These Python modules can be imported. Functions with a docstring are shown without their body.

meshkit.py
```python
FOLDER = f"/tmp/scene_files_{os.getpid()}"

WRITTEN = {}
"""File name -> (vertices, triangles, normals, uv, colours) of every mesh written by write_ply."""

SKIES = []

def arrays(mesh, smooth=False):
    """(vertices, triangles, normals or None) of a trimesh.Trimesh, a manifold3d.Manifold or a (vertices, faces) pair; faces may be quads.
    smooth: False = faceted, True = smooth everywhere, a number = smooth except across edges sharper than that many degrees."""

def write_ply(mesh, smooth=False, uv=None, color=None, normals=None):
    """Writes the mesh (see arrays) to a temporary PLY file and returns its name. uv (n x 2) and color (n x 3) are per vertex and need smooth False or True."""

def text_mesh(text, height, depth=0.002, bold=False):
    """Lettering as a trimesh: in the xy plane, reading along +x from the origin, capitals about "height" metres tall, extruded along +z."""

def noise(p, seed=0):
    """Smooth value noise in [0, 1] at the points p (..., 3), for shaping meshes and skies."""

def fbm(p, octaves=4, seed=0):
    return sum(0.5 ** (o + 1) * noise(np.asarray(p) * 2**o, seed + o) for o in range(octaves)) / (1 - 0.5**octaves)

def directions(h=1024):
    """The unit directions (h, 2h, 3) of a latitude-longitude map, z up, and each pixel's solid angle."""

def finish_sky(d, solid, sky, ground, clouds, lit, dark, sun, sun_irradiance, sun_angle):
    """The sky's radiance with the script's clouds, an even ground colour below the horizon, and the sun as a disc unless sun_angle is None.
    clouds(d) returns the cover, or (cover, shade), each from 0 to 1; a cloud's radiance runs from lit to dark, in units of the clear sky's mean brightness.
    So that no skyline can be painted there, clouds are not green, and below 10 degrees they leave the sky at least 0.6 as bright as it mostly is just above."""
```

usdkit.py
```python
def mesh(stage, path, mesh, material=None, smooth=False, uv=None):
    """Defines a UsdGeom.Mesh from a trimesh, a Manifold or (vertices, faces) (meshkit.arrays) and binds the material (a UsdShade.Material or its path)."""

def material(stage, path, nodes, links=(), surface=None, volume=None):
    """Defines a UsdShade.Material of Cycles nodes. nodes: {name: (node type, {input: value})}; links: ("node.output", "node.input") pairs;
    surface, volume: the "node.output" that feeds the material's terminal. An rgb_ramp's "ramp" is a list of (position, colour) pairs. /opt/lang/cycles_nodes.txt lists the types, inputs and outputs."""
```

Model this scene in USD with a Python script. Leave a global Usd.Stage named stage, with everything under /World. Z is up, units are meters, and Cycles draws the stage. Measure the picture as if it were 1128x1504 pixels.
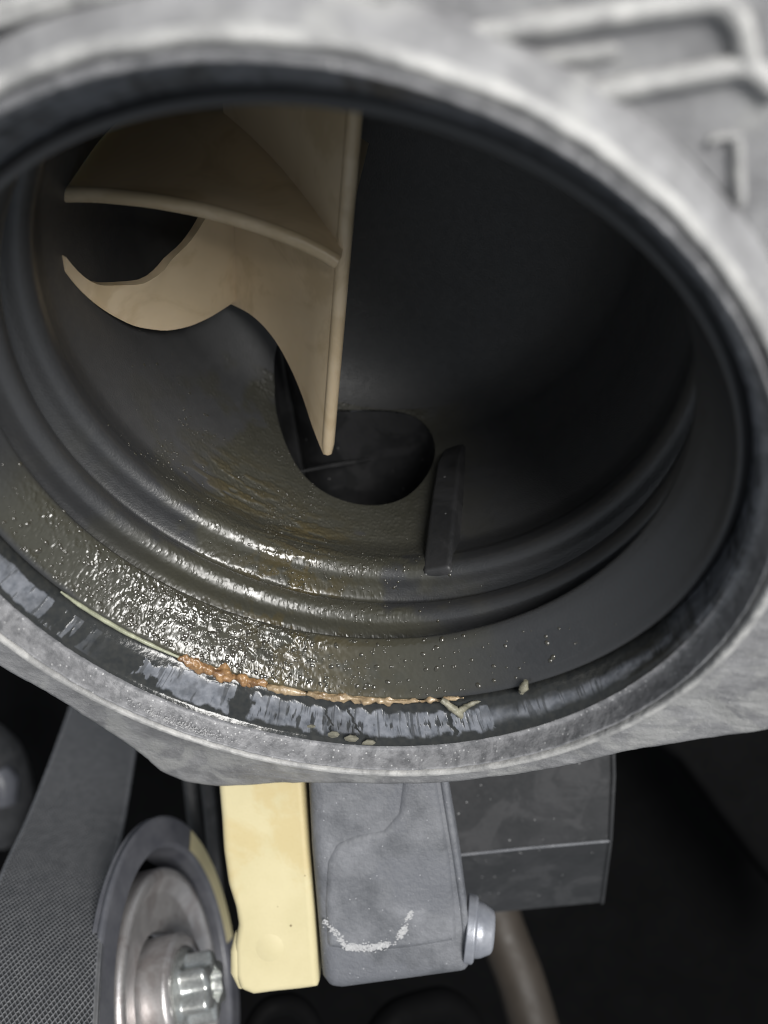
import math, random
import numpy as np, trimesh, usdkit, meshkit
import shapely
from shapely.geometry import Polygon, Point
from scipy.interpolate import PchipInterpolator
from pxr import Usd, UsdGeom, UsdLux, UsdShade, Gf, Sdf, Vt

stage = Usd.Stage.CreateInMemory()
UsdGeom.SetStageUpAxis(stage, UsdGeom.Tokens.z); UsdGeom.SetStageMetersPerUnit(stage, 1.0)
UsdGeom.Xform.Define(stage, '/World')
rng = np.random.default_rng(7); random.seed(7)

# ------------------------------------------------------------------ camera (a phone held above the open duct, pitched down 45 degrees)
FPX, PW, PH = 1150.0, 1128.0, 1504.0
S2 = math.sqrt(0.5)
EYE = np.array([0.0, 0.0, 0.30])
RIGHT, DOWN, FWD = np.array([1.0, 0, 0]), np.array([0, -S2, -S2]), np.array([0, S2, -S2])
AX = np.stack([RIGHT, DOWN, FWD])
def world(p):                      # millimetres right / down / forward of the camera position -> metres in the world
    return EYE + np.asarray(p, float) @ AX / 1000.0
def vec(d):
    return np.asarray(d, float) @ AX

cam = UsdGeom.Camera.Define(stage, '/World/camera')
M = np.eye(4); M[0, :3], M[1, :3], M[2, :3], M[3, :3] = RIGHT, -DOWN, -FWD, EYE
cam.AddTransformOp().Set(Gf.Matrix4d(*M.ravel().tolist()))
cam.CreateFocalLengthAttr(5.6); cam.CreateHorizontalApertureAttr(5.6 * PW / FPX)
cam.CreateFStopAttr(3.3); cam.CreateFocusDistanceAttr(0.108); cam.CreateClippingRangeAttr((0.002, 10.0))
cam.CreateExposureAttr(0.0)

# ------------------------------------------------------------------ lamps: a work lamp above and behind the phone, a big soft ceiling light, faint room light
def rect_light(name, pos, aim, w, h, power, color):
    l = UsdLux.RectLight.Define(stage, '/World/' + name)
    a, b = world(pos), world(aim)
    z = (a - b) / np.linalg.norm(a - b); x = np.cross([0, 0, 1.0], z); x /= np.linalg.norm(x); y = np.cross(z, x)
    m = np.eye(4); m[0, :3], m[1, :3], m[2, :3], m[3, :3] = x, y, z, a
    l.AddTransformOp().Set(Gf.Matrix4d(*m.ravel().tolist()))
    l.CreateWidthAttr(w); l.CreateHeightAttr(h); l.CreateIntensityAttr(power); l.CreateColorAttr(Gf.Vec3f(*color))
    return l
rect_light('work_lamp', (210, -45, -480), (0, 10, 105), 0.28, 0.28, 26.0, (1.0, 0.98, 0.95))
rect_light('ceiling_lamp', (260, -900, -700), (0, 0, 100), 0.9, 0.5, 3.0, (0.86, 0.93, 1.0))
dome = UsdLux.DomeLight.Define(stage, '/World/room_light')
dm = usdkit.material(stage, '/World/Looks/room_light', {"b": ("background_shader", {"color": (0.85, 0.92, 1.0), "strength": 0.31})}, [], surface="b.background")
UsdShade.MaterialBindingAPI.Apply(dome.GetPrim()).Bind(dm)

# ------------------------------------------------------------------ helpers
used = {}
def numbered(parent, name):
    k = (parent, name); n = used.get(k, 0); used[k] = n + 1
    return name if n == 0 else f'{name}_{n:03d}'
def tag(prim, label=None, cat=None, group=None, kind=None):
    for k, v in (('label', label), ('category', cat), ('group', group), ('kind', kind)):
        if v: prim.SetCustomDataByKey(k, v)
BASE = {}
def thing(name, label, cat, base, group=None, kind=None):
    p = '/World/' + numbered('/World', name)
    x = UsdGeom.Xform.Define(stage, p); b = np.asarray(base, float)
    x.AddTranslateOp().Set(Gf.Vec3d(*b.tolist())); BASE[p] = b
    tag(x.GetPrim(), label, cat, group, kind); return p
def put(name, mesh, mat, parent=None, smooth=40, label=None, attrs=None, **kw):
    """One mesh prim; mesh vertices are in world metres. attrs: per-vertex floats (then smooth shading everywhere)."""
    p = (parent or '/World') + '/' + numbered(parent or '/World', name)
    v, f = (mesh.vertices, mesh.faces) if hasattr(mesh, 'vertices') else mesh
    v = np.asarray(v, float)
    b = np.zeros(3)
    q = parent
    while q and q != '/World':
        b = b + BASE.get(q, 0); q = q.rpartition('/')[0]
    m = usdkit.mesh(stage, p, (v - b, f), mat, smooth=smooth if attrs is None else True)
    for k, a in (attrs or {}).items():
        UsdGeom.PrimvarsAPI(m).CreatePrimvar(k, Sdf.ValueTypeNames.FloatArray, 'vertex').Set(Vt.FloatArray.FromNumpy(np.asarray(a, np.float32)))
    tag(m.GetPrim(), label, kw.get('cat'), kw.get('group'), kw.get('kind'))
    return p
def grid_faces(nr, nc, wrap=False):
    i, j = np.meshgrid(np.arange(nr - 1), np.arange(nc if wrap else nc - 1), indexing='ij')
    k = (j + 1) % nc
    a, b, c, d = i * nc + j, i * nc + k, (i + 1) * nc + k, (i + 1) * nc + j
    return np.vstack([np.stack([a, b, c], -1).reshape(-1, 3), np.stack([a, c, d], -1).reshape(-1, 3)])
def sstep(a, b, x):
    t = np.clip((x - a) / (b - a), 0, 1); return t * t * (3 - 2 * t)
fbm = meshkit.fbm
def shape(pts, z, thick, bevel=0.8, steps=3, tilt=(0, 0), dir3=(0, 0, 1)):
    """A solid with a rounded front edge. pts: outline seen along the lens axis at distance z (mm), given by picture position; the outline is turned into mm first."""
    P = Polygon([((x - PW / 2) / FPX * z, (y - PH / 2) / FPX * z) for x, y in pts]).buffer(0)
    return solid(P, z, thick, bevel, steps, tilt, dir3)
def solid(P, z, thick, bevel, steps=3, tilt=(0, 0), dir3=(0, 0, 1), res=0.8):
    P = P.buffer(-bevel * 0.6).buffer(bevel * 0.6)
    n = max(40, int(P.length / res))
    rings = []
    for k in range(steps + 1):
        a = math.pi / 2 * k / steps
        rings.append((bevel * (1 - math.sin(a)), bevel * (1 - math.cos(a))))
    rows = []
    ref = np.array([P.exterior.interpolate(t, True).coords[0] for t in np.arange(n) / n])
    # offset inward along vertex normals
    t = np.roll(ref, -1, 0) - np.roll(ref, 1, 0); t /= np.linalg.norm(t, axis=1, keepdims=True) + 1e-12
    nn = np.stack([-t[:, 1], t[:, 0]], 1)
    if not P.buffer(-0.01).contains(Point(*(ref[0] + nn[0] * 0.05))): nn = -nn
    d3 = np.asarray(dir3, float)
    def lift(xy, dz):
        c = P.centroid
        zz = z + tilt[0] * (xy[:, 0] - c.x) + tilt[1] * (xy[:, 1] - c.y)
        return np.c_[xy, zz] + d3 * dz
    for off, h in [(bevel - r[1], bevel - r[0]) if False else (r[0], r[1]) for r in rings]:
        pass
    for k in range(steps + 1):
        a = math.pi / 2 * k / steps           # 0: front face edge, 90deg: side
        rows.append(lift(ref + nn * bevel * (1 - math.sin(a)), bevel * (1 - math.cos(a))))
    rows.append(lift(ref, thick))
    v = np.vstack(rows); f = grid_faces(len(rows), n, True)
    front = Polygon(ref + nn * bevel)
    tv, tf = trimesh.creation.triangulate_polygon(front, engine='earcut') if front.is_valid else trimesh.creation.triangulate_polygon(front.buffer(0), engine='earcut')
    caps = [(lift(tv, 0.0), tf)]
    tv2, tf2 = trimesh.creation.triangulate_polygon(Polygon(ref).buffer(0), engine='earcut')
    caps.append((lift(tv2, thick), tf2[:, ::-1]))
    ms = [trimesh.Trimesh(v, f, process=False)] + [trimesh.Trimesh(a, b, process=False) for a, b in caps]
    m = trimesh.util.concatenate(ms); m.merge_vertices(digits_vertex=4); trimesh.repair.fix_normals(m)
    return trimesh.Trimesh(world(m.vertices), m.faces, process=False)
def at(x, y, z):
    return np.array([(x - PW / 2) / FPX * z, (y - PH / 2) / FPX * z, z])
def tube_mm(pts, rad, sides=14, caps=True):
    p = np.asarray(pts, float); n = len(p)
    r = np.broadcast_to(np.asarray(rad, float), (n,))
    t = np.gradient(p, axis=0); t /= np.linalg.norm(t, axis=1, keepdims=True)
    u = np.cross(t[0], [0.3, 0.5, 0.8]); u /= np.linalg.norm(u); U = []
    for k in range(n):
        u = u - t[k] * (u @ t[k]); u /= np.linalg.norm(u); U.append(u)
    U = np.array(U); V = np.cross(t, U); a = np.arange(sides) * 2 * np.pi / sides
    v = p[:, None] + r[:, None, None] * (np.cos(a)[None, :, None] * U[:, None] + np.sin(a)[None, :, None] * V[:, None])
    v = v.reshape(-1, 3); f = grid_faces(n, sides, True)
    if caps:
        v = np.vstack([v, p[:1], p[-1:]]); k = np.arange(sides)
        f = np.vstack([f, np.c_[(k + 1) % sides, k, np.full(sides, n * sides)], np.c_[(n - 1) * sides + k, (n - 1) * sides + (k + 1) % sides, np.full(sides, n * sides + 1)]])
    m = trimesh.Trimesh(v, f, process=False); trimesh.repair.fix_normals(m)
    return m
def W(m): return trimesh.Trimesh(world(m.vertices), m.faces, process=False)
def lathe(profile, axis, origin, seg=96, close=False):
    """profile: (radius, height) mm about axis from origin (camera-frame mm)."""
    a = np.asarray(axis, float); a /= np.linalg.norm(a); u = np.cross(a, [0, 1, 0.2]); u /= np.linalg.norm(u); w = np.cross(a, u)
    th = np.arange(seg) * 2 * np.pi / seg
    pr = np.asarray(profile, float)
    v = np.asarray(origin) + pr[:, 1][:, None, None] * a + pr[:, 0][:, None, None] * (np.cos(th)[None, :, None] * u + np.sin(th)[None, :, None] * w)
    m = trimesh.Trimesh(v.reshape(-1, 3), grid_faces(len(pr), seg, True), process=False)
    return W(m)
def fillet(pts, r=0.5, k=4):
    """rounds the corners of an open polyline."""
    p = [np.asarray(q, float) for q in pts]; out = [p[0]]
    for i in range(1, len(p) - 1):
        a, b = p[i - 1] - p[i], p[i + 1] - p[i]; la, lb = np.linalg.norm(a), np.linalg.norm(b); q = min(r, la * .45, lb * .45)
        A, B = p[i] + a / la * q, p[i] + b / lb * q
        for t in np.linspace(0, 1, k + 1): out.append((1 - t) ** 2 * A + 2 * t * (1 - t) * p[i] + t * t * B)
    return np.array(out + [p[-1]])

# ------------------------------------------------------------------ materials
def mat(name, nodes, links, surface='p.BSDF'):
    return usdkit.material(stage, '/World/Looks/' + name, nodes, links, surface=surface)
GEO = {"g": ("geometry", {})}
SSS = {'cream_plastic': {'subsurface_weight': 0.08, 'subsurface_scale': 0.0015, 'subsurface_radius': (1.0, 0.6, 0.3)}}
def speckled(name, c1, c2, scale, rough=(0.4, 0.6), metallic=0.0, bump=0.3, bscale=None, specks=None, blot=None, spec=0.5, bdist=0.0002, stretch=None, coat=0.0):
    n = {**GEO, "n": ("noise_texture", {"scale": scale, "detail": 6.0, "roughness": 0.62}), "n2": ("noise_texture", {"scale": bscale or scale * 4, "detail": 5.0, "roughness": 0.65}),
         "r": ("rgb_ramp", {"ramp": [(0.3, c1), (0.7, c2)]}), "rr": ("map_range", {"from_min": 0.3, "from_max": 0.7, "to_min": rough[0], "to_max": rough[1]}),
         "b": ("bump", {"strength": bump, "distance": bdist}), "p": ("principled_bsdf", {"metallic": metallic, "specular_ior_level": spec, "coat_weight": coat, "coat_roughness": 0.15, **SSS.get(name, {})})}
    l = [("n.fac", "r.fac"), ("n2.fac", "rr.value"), ("n2.fac", "b.height"), ("r.color", "p.base_color"), ("rr.result", "p.roughness"), ("b.normal", "p.normal")]
    last = "r.color"
    if blot:                      # large soft stains: (scale, colour, amount)
        n["bn"] = ("noise_texture", {"scale": blot[0], "detail": 7.0, "roughness": 0.6, "distortion": 0.8}); n["br"] = ("map_range", {"from_min": .50, "from_max": .58, "to_min": 0.0, "to_max": blot[2], "clamp": True}); n["bm"] = ("mix_color", {"b": blot[1]})
        l += [("g.position", "bn.vector"), ("bn.fac", "br.value"), ("br.result", "bm.fac"), (last, "bm.a")]; last = "bm.result"
    if specks:                    # small grains: (scale, size, colour)
        n["sv"] = ("voronoi_texture", {"scale": specks[0], "randomness": 1.0}); n["sm"] = ("map_range", {"from_min": specks[1] * .6, "from_max": specks[1], "to_min": 0.9, "to_max": 0.0, "clamp": True}); n["sx"] = ("mix_color", {"b": specks[2]})
        n["sr"] = ("separate_color", {}); n["sg"] = ("math", {"math_type": "greater_than", "value2": .6}); n["st"] = ("math", {"math_type": "multiply"})
        l += [("g.position", "sv.vector"), ("sv.distance", "sm.value"), ("sv.color", "sr.color"), ("sr.r", "sg.value1"), ("sm.result", "st.value1"), ("sg.value", "st.value2"), ("st.value", "sx.fac"), (last, "sx.a")]; last = "sx.result"
    l = [x for x in l if x != ("r.color", "p.base_color")] + [(last, "p.base_color")]
    if stretch:
        n["m"] = ("mapping", {"scale": stretch}); l += [("g.position", "m.vector"), ("m.vector", "n.vector"), ("m.vector", "n2.vector")]
    else:
        l += [("g.position", "n.vector"), ("g.position", "n2.vector")]
    return mat(name, n, l)
m_cast = speckled('grey_cast', (0.145, 0.145, 0.15), (0.285, 0.285, 0.29), 260, (0.45, 0.65), 0.0, 0.55, 1500, bdist=0.0003, specks=(1300, .16, (.36, .36, .36)), blot=(120, (.34, .34, .33), .5))
m_castlight = speckled('lit_cast_edge', (0.26, 0.26, 0.26), (0.48, 0.475, 0.46), 500, (0.35, 0.6), 0.0, 0.6, 2200, bdist=0.0002, blot=(200, (.2, .2, .2), .6))  # paler copy of the cast grey: light on the rounded rim put into colour
m_lip = speckled('grey_lip', (0.11, 0.112, 0.118), (0.25, 0.25, 0.26), 900, (0.35, 0.55), 0.0, 0.5, 3000, bdist=0.0002, specks=(1800, .25, (.5, .5, .5)), blot=(260, (.30, .30, .31), .6))
m_cream = speckled('cream_plastic', (0.62, 0.485, 0.315), (0.72, 0.575, 0.39), 60, (0.32, 0.42), 0.0, 0.06, 2500, blot=(70, (.50, .37, .21), .5))
m_tab = speckled('yellow_plastic', (0.51, 0.45, 0.265), (0.58, 0.515, 0.32), 90, (0.3, 0.42), 0.0, 0.08, 2500, specks=(420, .10, (.16, .12, .06)), blot=(60, (.50, .40, .20), .6))
m_clip = speckled('grey_rubber', (0.07, 0.074, 0.083), (0.19, 0.195, 0.21), 140, (0.45, 0.65), 0.0, 0.7, 1300, bdist=0.0003, specks=(1000, .12, (.34, .34, .36)), blot=(75, (.12, .125, .14), .75))
m_black = speckled('black_plastic', (0.018, 0.019, 0.02), (0.034, 0.034, 0.036), 120, (0.45, 0.6), 0.0, 0.3, 900, specks=(500, .10, (.3, .3, .3)), blot=(100, (.05, .05, .052), .6))
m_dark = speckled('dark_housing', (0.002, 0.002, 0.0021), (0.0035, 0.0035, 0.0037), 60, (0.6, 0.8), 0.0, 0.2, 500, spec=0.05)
m_steel = speckled('turned_steel', (0.42, 0.40, 0.40), (0.56, 0.54, 0.53), 300, (0.3, 0.45), 0.7, 0.15, 2500, blot=(130, (.33, .29, .28), .6))
m_zinc = speckled('zinc_bolt', (0.55, 0.57, 0.55), (0.72, 0.73, 0.71), 300, (0.22, 0.35), 0.85, 0.25, 1500)
m_pulley = speckled('pulley_rim', (0.07, 0.072, 0.085), (0.12, 0.122, 0.135), 200, (0.3, 0.45), 0.0, 0.15, 1500)
m_screw = speckled('grey_screw', (0.20, 0.21, 0.24), (0.32, 0.33, 0.36), 300, (0.3, 0.45), 0.3, 0.2, 1500)
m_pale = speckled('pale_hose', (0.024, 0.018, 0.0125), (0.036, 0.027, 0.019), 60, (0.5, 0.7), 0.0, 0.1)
m_scuff = speckled('scuff_dust', (0.30, 0.30, 0.31), (0.48, 0.48, 0.48), 1500, (0.7, 0.9), 0.0, 0.6, 4000)
m_flake = speckled('dry_flake', (0.11, 0.105, 0.075), (0.30, 0.285, 0.22), 900, (0.3, 0.5), 0.0, 0.5, 3000)
m_orange = speckled('orange_sludge', (0.11, 0.05, 0.02), (0.40, 0.235, 0.105), 700, (0.12, 0.25), 0.0, 0.6, 2500, bdist=0.0002, coat=0.6)
m_tan = speckled('tan_sludge', (0.15, 0.095, 0.045), (0.48, 0.37, 0.235), 500, (0.15, 0.3), 0.0, 0.6, 2500, bdist=0.0002, coat=0.5)
m_edge = speckled('stained_edge', (0.20, 0.21, 0.15), (0.38, 0.39, 0.28), 700, (0.15, 0.3), 0.0, 0.3, 2500)
m_oil = mat('oil_drop', {"p": ("principled_bsdf", {"base_color": (0.045, 0.042, 0.032), "roughness": 0.05, "specular_ior_level": 0.7, "coat_weight": 1.0, "coat_roughness": 0.03})}, [])

# rubber with a wet oily zone: the vertex attribute "oil" says where oil lies, "film" how amber it is
m_rubber = mat('black_rubber', {**GEO, "oil": ("attribute", {"attribute": "oil"}), "film": ("attribute", {"attribute": "film"}),
    "n": ("noise_texture", {"scale": 900, "detail": 6.0, "roughness": 0.65}), "n2": ("noise_texture", {"scale": 3500, "detail": 3.0}),
    "v": ("voronoi_texture", {"scale": 1500, "feature": "smooth_f1", "smoothness": 0.6}),
    "dl": ("attribute", {"attribute": "deep_light"}), "c0": ("mix_color", {"a": (0.031, 0.032, 0.034), "b": (0.060, 0.061, 0.063)}),
    "c1": ("mix_color", { "b": (0.050, 0.049, 0.038)}),
    "c2": ("mix_color", {"b": (0.075, 0.060, 0.028)}),
    "sp": ("map_range", {"from_min": 0.35, "from_max": 0.7, "to_min": -0.04, "to_max": 0.08}), "ra": ("attribute", {"attribute": "rough"}),
    "ro": ("math", {"math_type": "add"}),
    "h0": ("mix_float", {}), "b": ("bump", {"strength": 0.35, "distance": 0.00012}),
    "p": ("principled_bsdf", {"specular_ior_level": 0.8})},
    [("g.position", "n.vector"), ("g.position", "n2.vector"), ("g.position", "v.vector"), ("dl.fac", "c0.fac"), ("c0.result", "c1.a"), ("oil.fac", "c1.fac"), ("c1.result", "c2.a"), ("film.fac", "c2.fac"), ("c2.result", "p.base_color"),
     ("n.fac", "sp.value"), ("sp.result", "ro.value1"), ("ra.fac", "ro.value2"), ("ro.value", "p.roughness"), ("n2.fac", "h0.a"), ("v.distance", "h0.b"), ("oil.fac", "h0.fac"), ("h0.result", "b.height"), ("b.normal", "p.normal")])
# sealing cone: dark oily film, wiped or peeled to blue-grey where "wear" is 1
m_seal = mat('seal_cone', {**GEO, "w": ("attribute", {"attribute": "wear"}), "n": ("noise_texture", {"scale": 1200, "detail": 5.0}), "n2": ("noise_texture", {"scale": 2600, "detail": 4.0}),
    "bare": ("rgb_ramp", {"ramp": [(0.3, (0.12, 0.13, 0.15)), (0.7, (0.21, 0.22, 0.245))]}),
    "film": ("rgb_ramp", {"ramp": [(0.3, (0.022, 0.024, 0.025)), (0.7, (0.036, 0.037, 0.035))]}),
    "c": ("mix_color", {}), "ro": ("mix_float", {"a": 0.16, "b": 0.38}), "b": ("bump", {"strength": 0.25, "distance": 0.0001}), "b2": ("bump", {"strength": 0.6, "distance": 0.00008, "invert": True}), "p": ("principled_bsdf", {})},
    [("g.position", "n.vector"), ("g.position", "n2.vector"), ("n.fac", "bare.fac"), ("n.fac", "film.fac"), ("film.color", "c.a"), ("bare.color", "c.b"), ("w.fac", "c.fac"), ("c.result", "p.base_color"),
     ("w.fac", "ro.fac"), ("ro.result", "p.roughness"), ("n2.fac", "b.height"), ("w.fac", "b2.height"), ("b.normal", "b2.normal"), ("b2.normal", "p.normal")])
m_belt = mat('belt_fabric', {**GEO, "pit": ("attribute", {"attribute": "pit"}), "n": ("noise_texture", {"scale": 500, "detail": 5.0}), "d": ("voronoi_texture", {"scale": 260}),
    "a": ("rgb_ramp", {"ramp": [(0.3, (0.14, 0.143, 0.152)), (0.7, (0.21, 0.212, 0.22))]}), "c": ("mix_color", {"b": (0.030, 0.031, 0.033)}),
    "ds": ("map_range", {"from_min": 0.0, "from_max": 0.05, "to_min": 1.0, "to_max": 0.0, "clamp": True}), "c2": ("mix_color", {"b": (0.5, 0.5, 0.5)}), "p": ("principled_bsdf", {"roughness": 0.55})},
    [("g.position", "n.vector"), ("g.position", "d.vector"), ("n.fac", "a.fac"), ("a.color", "c.a"), ("pit.fac", "c.fac"), ("c.result", "c2.a"), ("d.distance", "ds.value"), ("ds.result", "c2.fac"), ("c2.result", "p.base_color")])

# ------------------------------------------------------------------ the duct's own frame: centre of the mouth, outward axis, right, down
C0 = np.array([-7.52, 2.12, 76.77]); AXN = np.array([-0.17, 1.01, -1.0]); AXN /= np.linalg.norm(AXN)
E1 = np.array([1.0, 0, 0]) - AXN * AXN[0]; E1 /= np.linalg.norm(E1); E2 = np.cross(AXN, E1); E2 = E2 if E2[1] > 0 else -E2
def duct(x, y, d): return C0 + np.multiply.outer(np.asarray(x, float), E1) + np.multiply.outer(np.asarray(y, float), E2) - np.multiply.outer(np.asarray(d, float), AXN)
def onplane(px, py, d):
    D = np.array([(px - PW / 2) / FPX, (py - PH / 2) / FPX, 1.0]); o = C0 - AXN * d
    return D * (o @ AXN) / (D @ AXN)
def fourier(co, th):
    r = co[0] + co[1] * np.cos(th) + co[2] * np.sin(th)
    return r + co[3] * np.cos(2 * th) + co[4] * np.sin(2 * th)
def loft(rows, th, per=8, wrap=True):
    """rows: (d, r, c1, s1, c2, s2) control rings of a duct surface; returns duct-frame arrays d, r of shape (rows, angles) and the row parameter."""
    R = np.array([list(r) + [0] * (6 - len(r)) for r in rows], float)
    s = np.r_[0, np.cumsum(np.maximum(np.hypot(np.diff(R[:, 0]), np.diff(R[:, 1])), 0.05))]
    q = np.unique(np.concatenate([np.linspace(a, b, max(3, int(per * max(1, (b - a) / 1.2)))) for a, b in zip(s[:-1], s[1:])]))
    X = PchipInterpolator(s, R)(q)
    r = X[:, 1:2] + X[:, 2:3] * np.cos(th) + X[:, 3:4] * np.sin(th) + X[:, 4:5] * np.cos(2 * th) + X[:, 5:6] * np.sin(2 * th)
    return np.broadcast_to(X[:, :1], r.shape).copy(), r, q
def ring_mesh(d, r, th, wrap=True):
    P = duct(r * np.cos(th), r * np.sin(th), d)
    f = grid_faces(len(d), len(th), wrap)
    return world(P.reshape(-1, 3)), f
CIN = (0.37, 0.27, -0.55, 0.02)

# ------------------------------------------------------------------ the grey intake housing
base = world(duct(0, 0, 0))
housing = thing('intake_housing', 'grey cast intake housing with a round open mouth filling the picture', 'intake housing', base)
TH = np.linspace(0, 2 * np.pi, 720, endpoint=False)
# raised collar round the mouth
CO = (0.37, 0.67, -0.55, 0.02)
d, r, q = loft([(6, 46.2) + CO, (1.6, 45.9) + CO, (0.2, 45.55) + CO, (-1.0, 44.95) + CO, (-2.0, 44.25) + CO, (-2.6, 43.7) + CIN], TH, 7)
P = np.stack([r * np.cos(TH), r * np.sin(TH), d], -1)
v, f = ring_mesh(d + (fbm(P * 0.35, 4, 3) - .5) * .2, r + (fbm(P * 0.35, 4, 3) - .5) * .22 + (fbm(P * 1.4, 3, 5) - .5) * .16, TH)
put('collar_flank', (v, f), m_cast, housing, smooth=True)
d, r, q = loft([(-2.45, 43.85) + CIN, (-2.75, 43.6) + CIN, (-2.9, 43.3) + CIN, (-2.8, 42.95) + CIN, (-2.4, 42.8) + CIN, (-1.0, 42.75) + CIN, (.6, 42.75) + CIN], TH, 9)
P = np.stack([r * np.cos(TH), r * np.sin(TH), d], -1)
w = fbm(P * 0.35, 4, 3) - 0.5
v, f = ring_mesh(d + w * 0.18, r + w * 0.22 + (fbm(P * 1.4, 3, 5) - 0.5) * 0.16, TH)
put('collar', (v, f), m_castlight, housing, smooth=True)
CLO = (0.20, 0.02, -0.55, 0.02)
# inner sealing lip
d, r, q = loft([(.6, 42.55) + CLO, (-1.6, 42.47) + CLO, (-2.4, 42.4) + CLO, (-2.6, 42.2) + CIN, (-2.45, 42.03) + CIN, (-1.2, 41.98) + CIN, (0.0, 41.8) + CIN, (0.25, 41.6) + CIN, (0.35, 41.2) + CIN], TH, 9)
P = np.stack([r * np.cos(TH), r * np.sin(TH), d], -1)
v, f = ring_mesh(d + (fbm(P * .8, 3, 9) - .5) * .22, r + (fbm(P * 1.8, 3, 8) - .5) * .12, TH)
put('sealing_lip', (v, f), m_lip, housing, smooth=True)
# conical seat inside the lip, with the film wiped off in patches
TH2 = np.concatenate([np.linspace(15, 175, 1500, endpoint=False), np.linspace(175, 375, 400, endpoint=False)]) * np.pi / 180
C1R = (0.79, -0.87, 1.19, 0.24)
d, r, q = loft([(0.35, 41.25) + CIN, (0.8, 41.05) + CIN, (2.0, 40.3, .55, -.2, .2, .1), (3.2, 39.7, .7, -.6, .8, .2), (4.6, 39.35) + C1R, (6.4, 39.7) + C1R, (9, 41) + C1R], TH2, 12)
S = np.broadcast_to((q / q.max())[:, None], d.shape); deg = np.degrees(TH2)[None] % 360
arc = deg * 0.7                                   # mm along the seat
s_mm = np.broadcast_to(q[:, None], d.shape)
def nz(sx, sy, seed, o=4): return fbm(np.stack([arc * sx + 0 * s_mm, s_mm * sy + 0 * arc, 0 * arc + seed + 0 * s_mm], -1), o, seed)
def box_patch(t0, t1, a, b, soft, jag, seed, sx=1.0, sy=1.0):
    e = (nz(sx, sy, seed) - .5) * jag
    return sstep(0, soft, np.minimum.reduce([(deg - t0) * .7 + e, (t1 - deg) * .7 + e, (s_mm - a) + e * .55, (b - s_mm) + e * .55]))
wear = np.zeros_like(d)
wear = np.maximum(wear, box_patch(110, 124.5, .85, 3.6, .22, 1.9, 21))
wear = np.maximum(wear, box_patch(124, 128.5, 1.5, 3.0, .10, 2.6, 22, 1.5, 1.5))
wear = np.maximum(wear, box_patch(58, 106, 1.0, 3.55, .30, 2.1, 23, .8, 1.2))
streak = nz(1.6, .35, 31, 5)
wear *= 1 - .9 * sstep(.50, .58, nz(3.0, .7, 31, 4) - .30 * np.abs(s_mm - 1.95 - .5 * (nz(.08, .1, 33, 2) - .5))) * ((deg > 60) & (deg < 107))
cracks = (np.abs(deg - (66.2 + (nz(.1, 1.5, 5) - .5) * 3)) < .45) | (np.abs(deg - (85 + (s_mm - 2) * 1.2 + (nz(.1, 1.5, 6) - .5) * 3)) < .3) | (np.abs(deg - (90 + (s_mm - 2) * 1.5 + (nz(.1, 1.5, 7) - .5) * 3)) < .22)
wear[cracks] = 0
wear = np.maximum(wear, box_patch(149, 176, .55, 3.5, .15, 1.6, 24, .8, .8) * .9)
fing = nz(1.2, .28, 37, 4)
wear = np.maximum(wear, .8 * sstep(.55, .60, fing) * sstep(135, 150, deg) * (deg < 152) * (s_mm < 3.4) * (s_mm > .6))
wear = np.maximum(wear, .85 * box_patch(18, 64, .9, 3.3, 1.2, 1.6, 26, .7, 1.2))
tw_ = np.clip(np.minimum((deg - 178) % 360, (22 - deg) % 360) / 10, 0, 1) * (((deg - 178) % 360) < 204)
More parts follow.
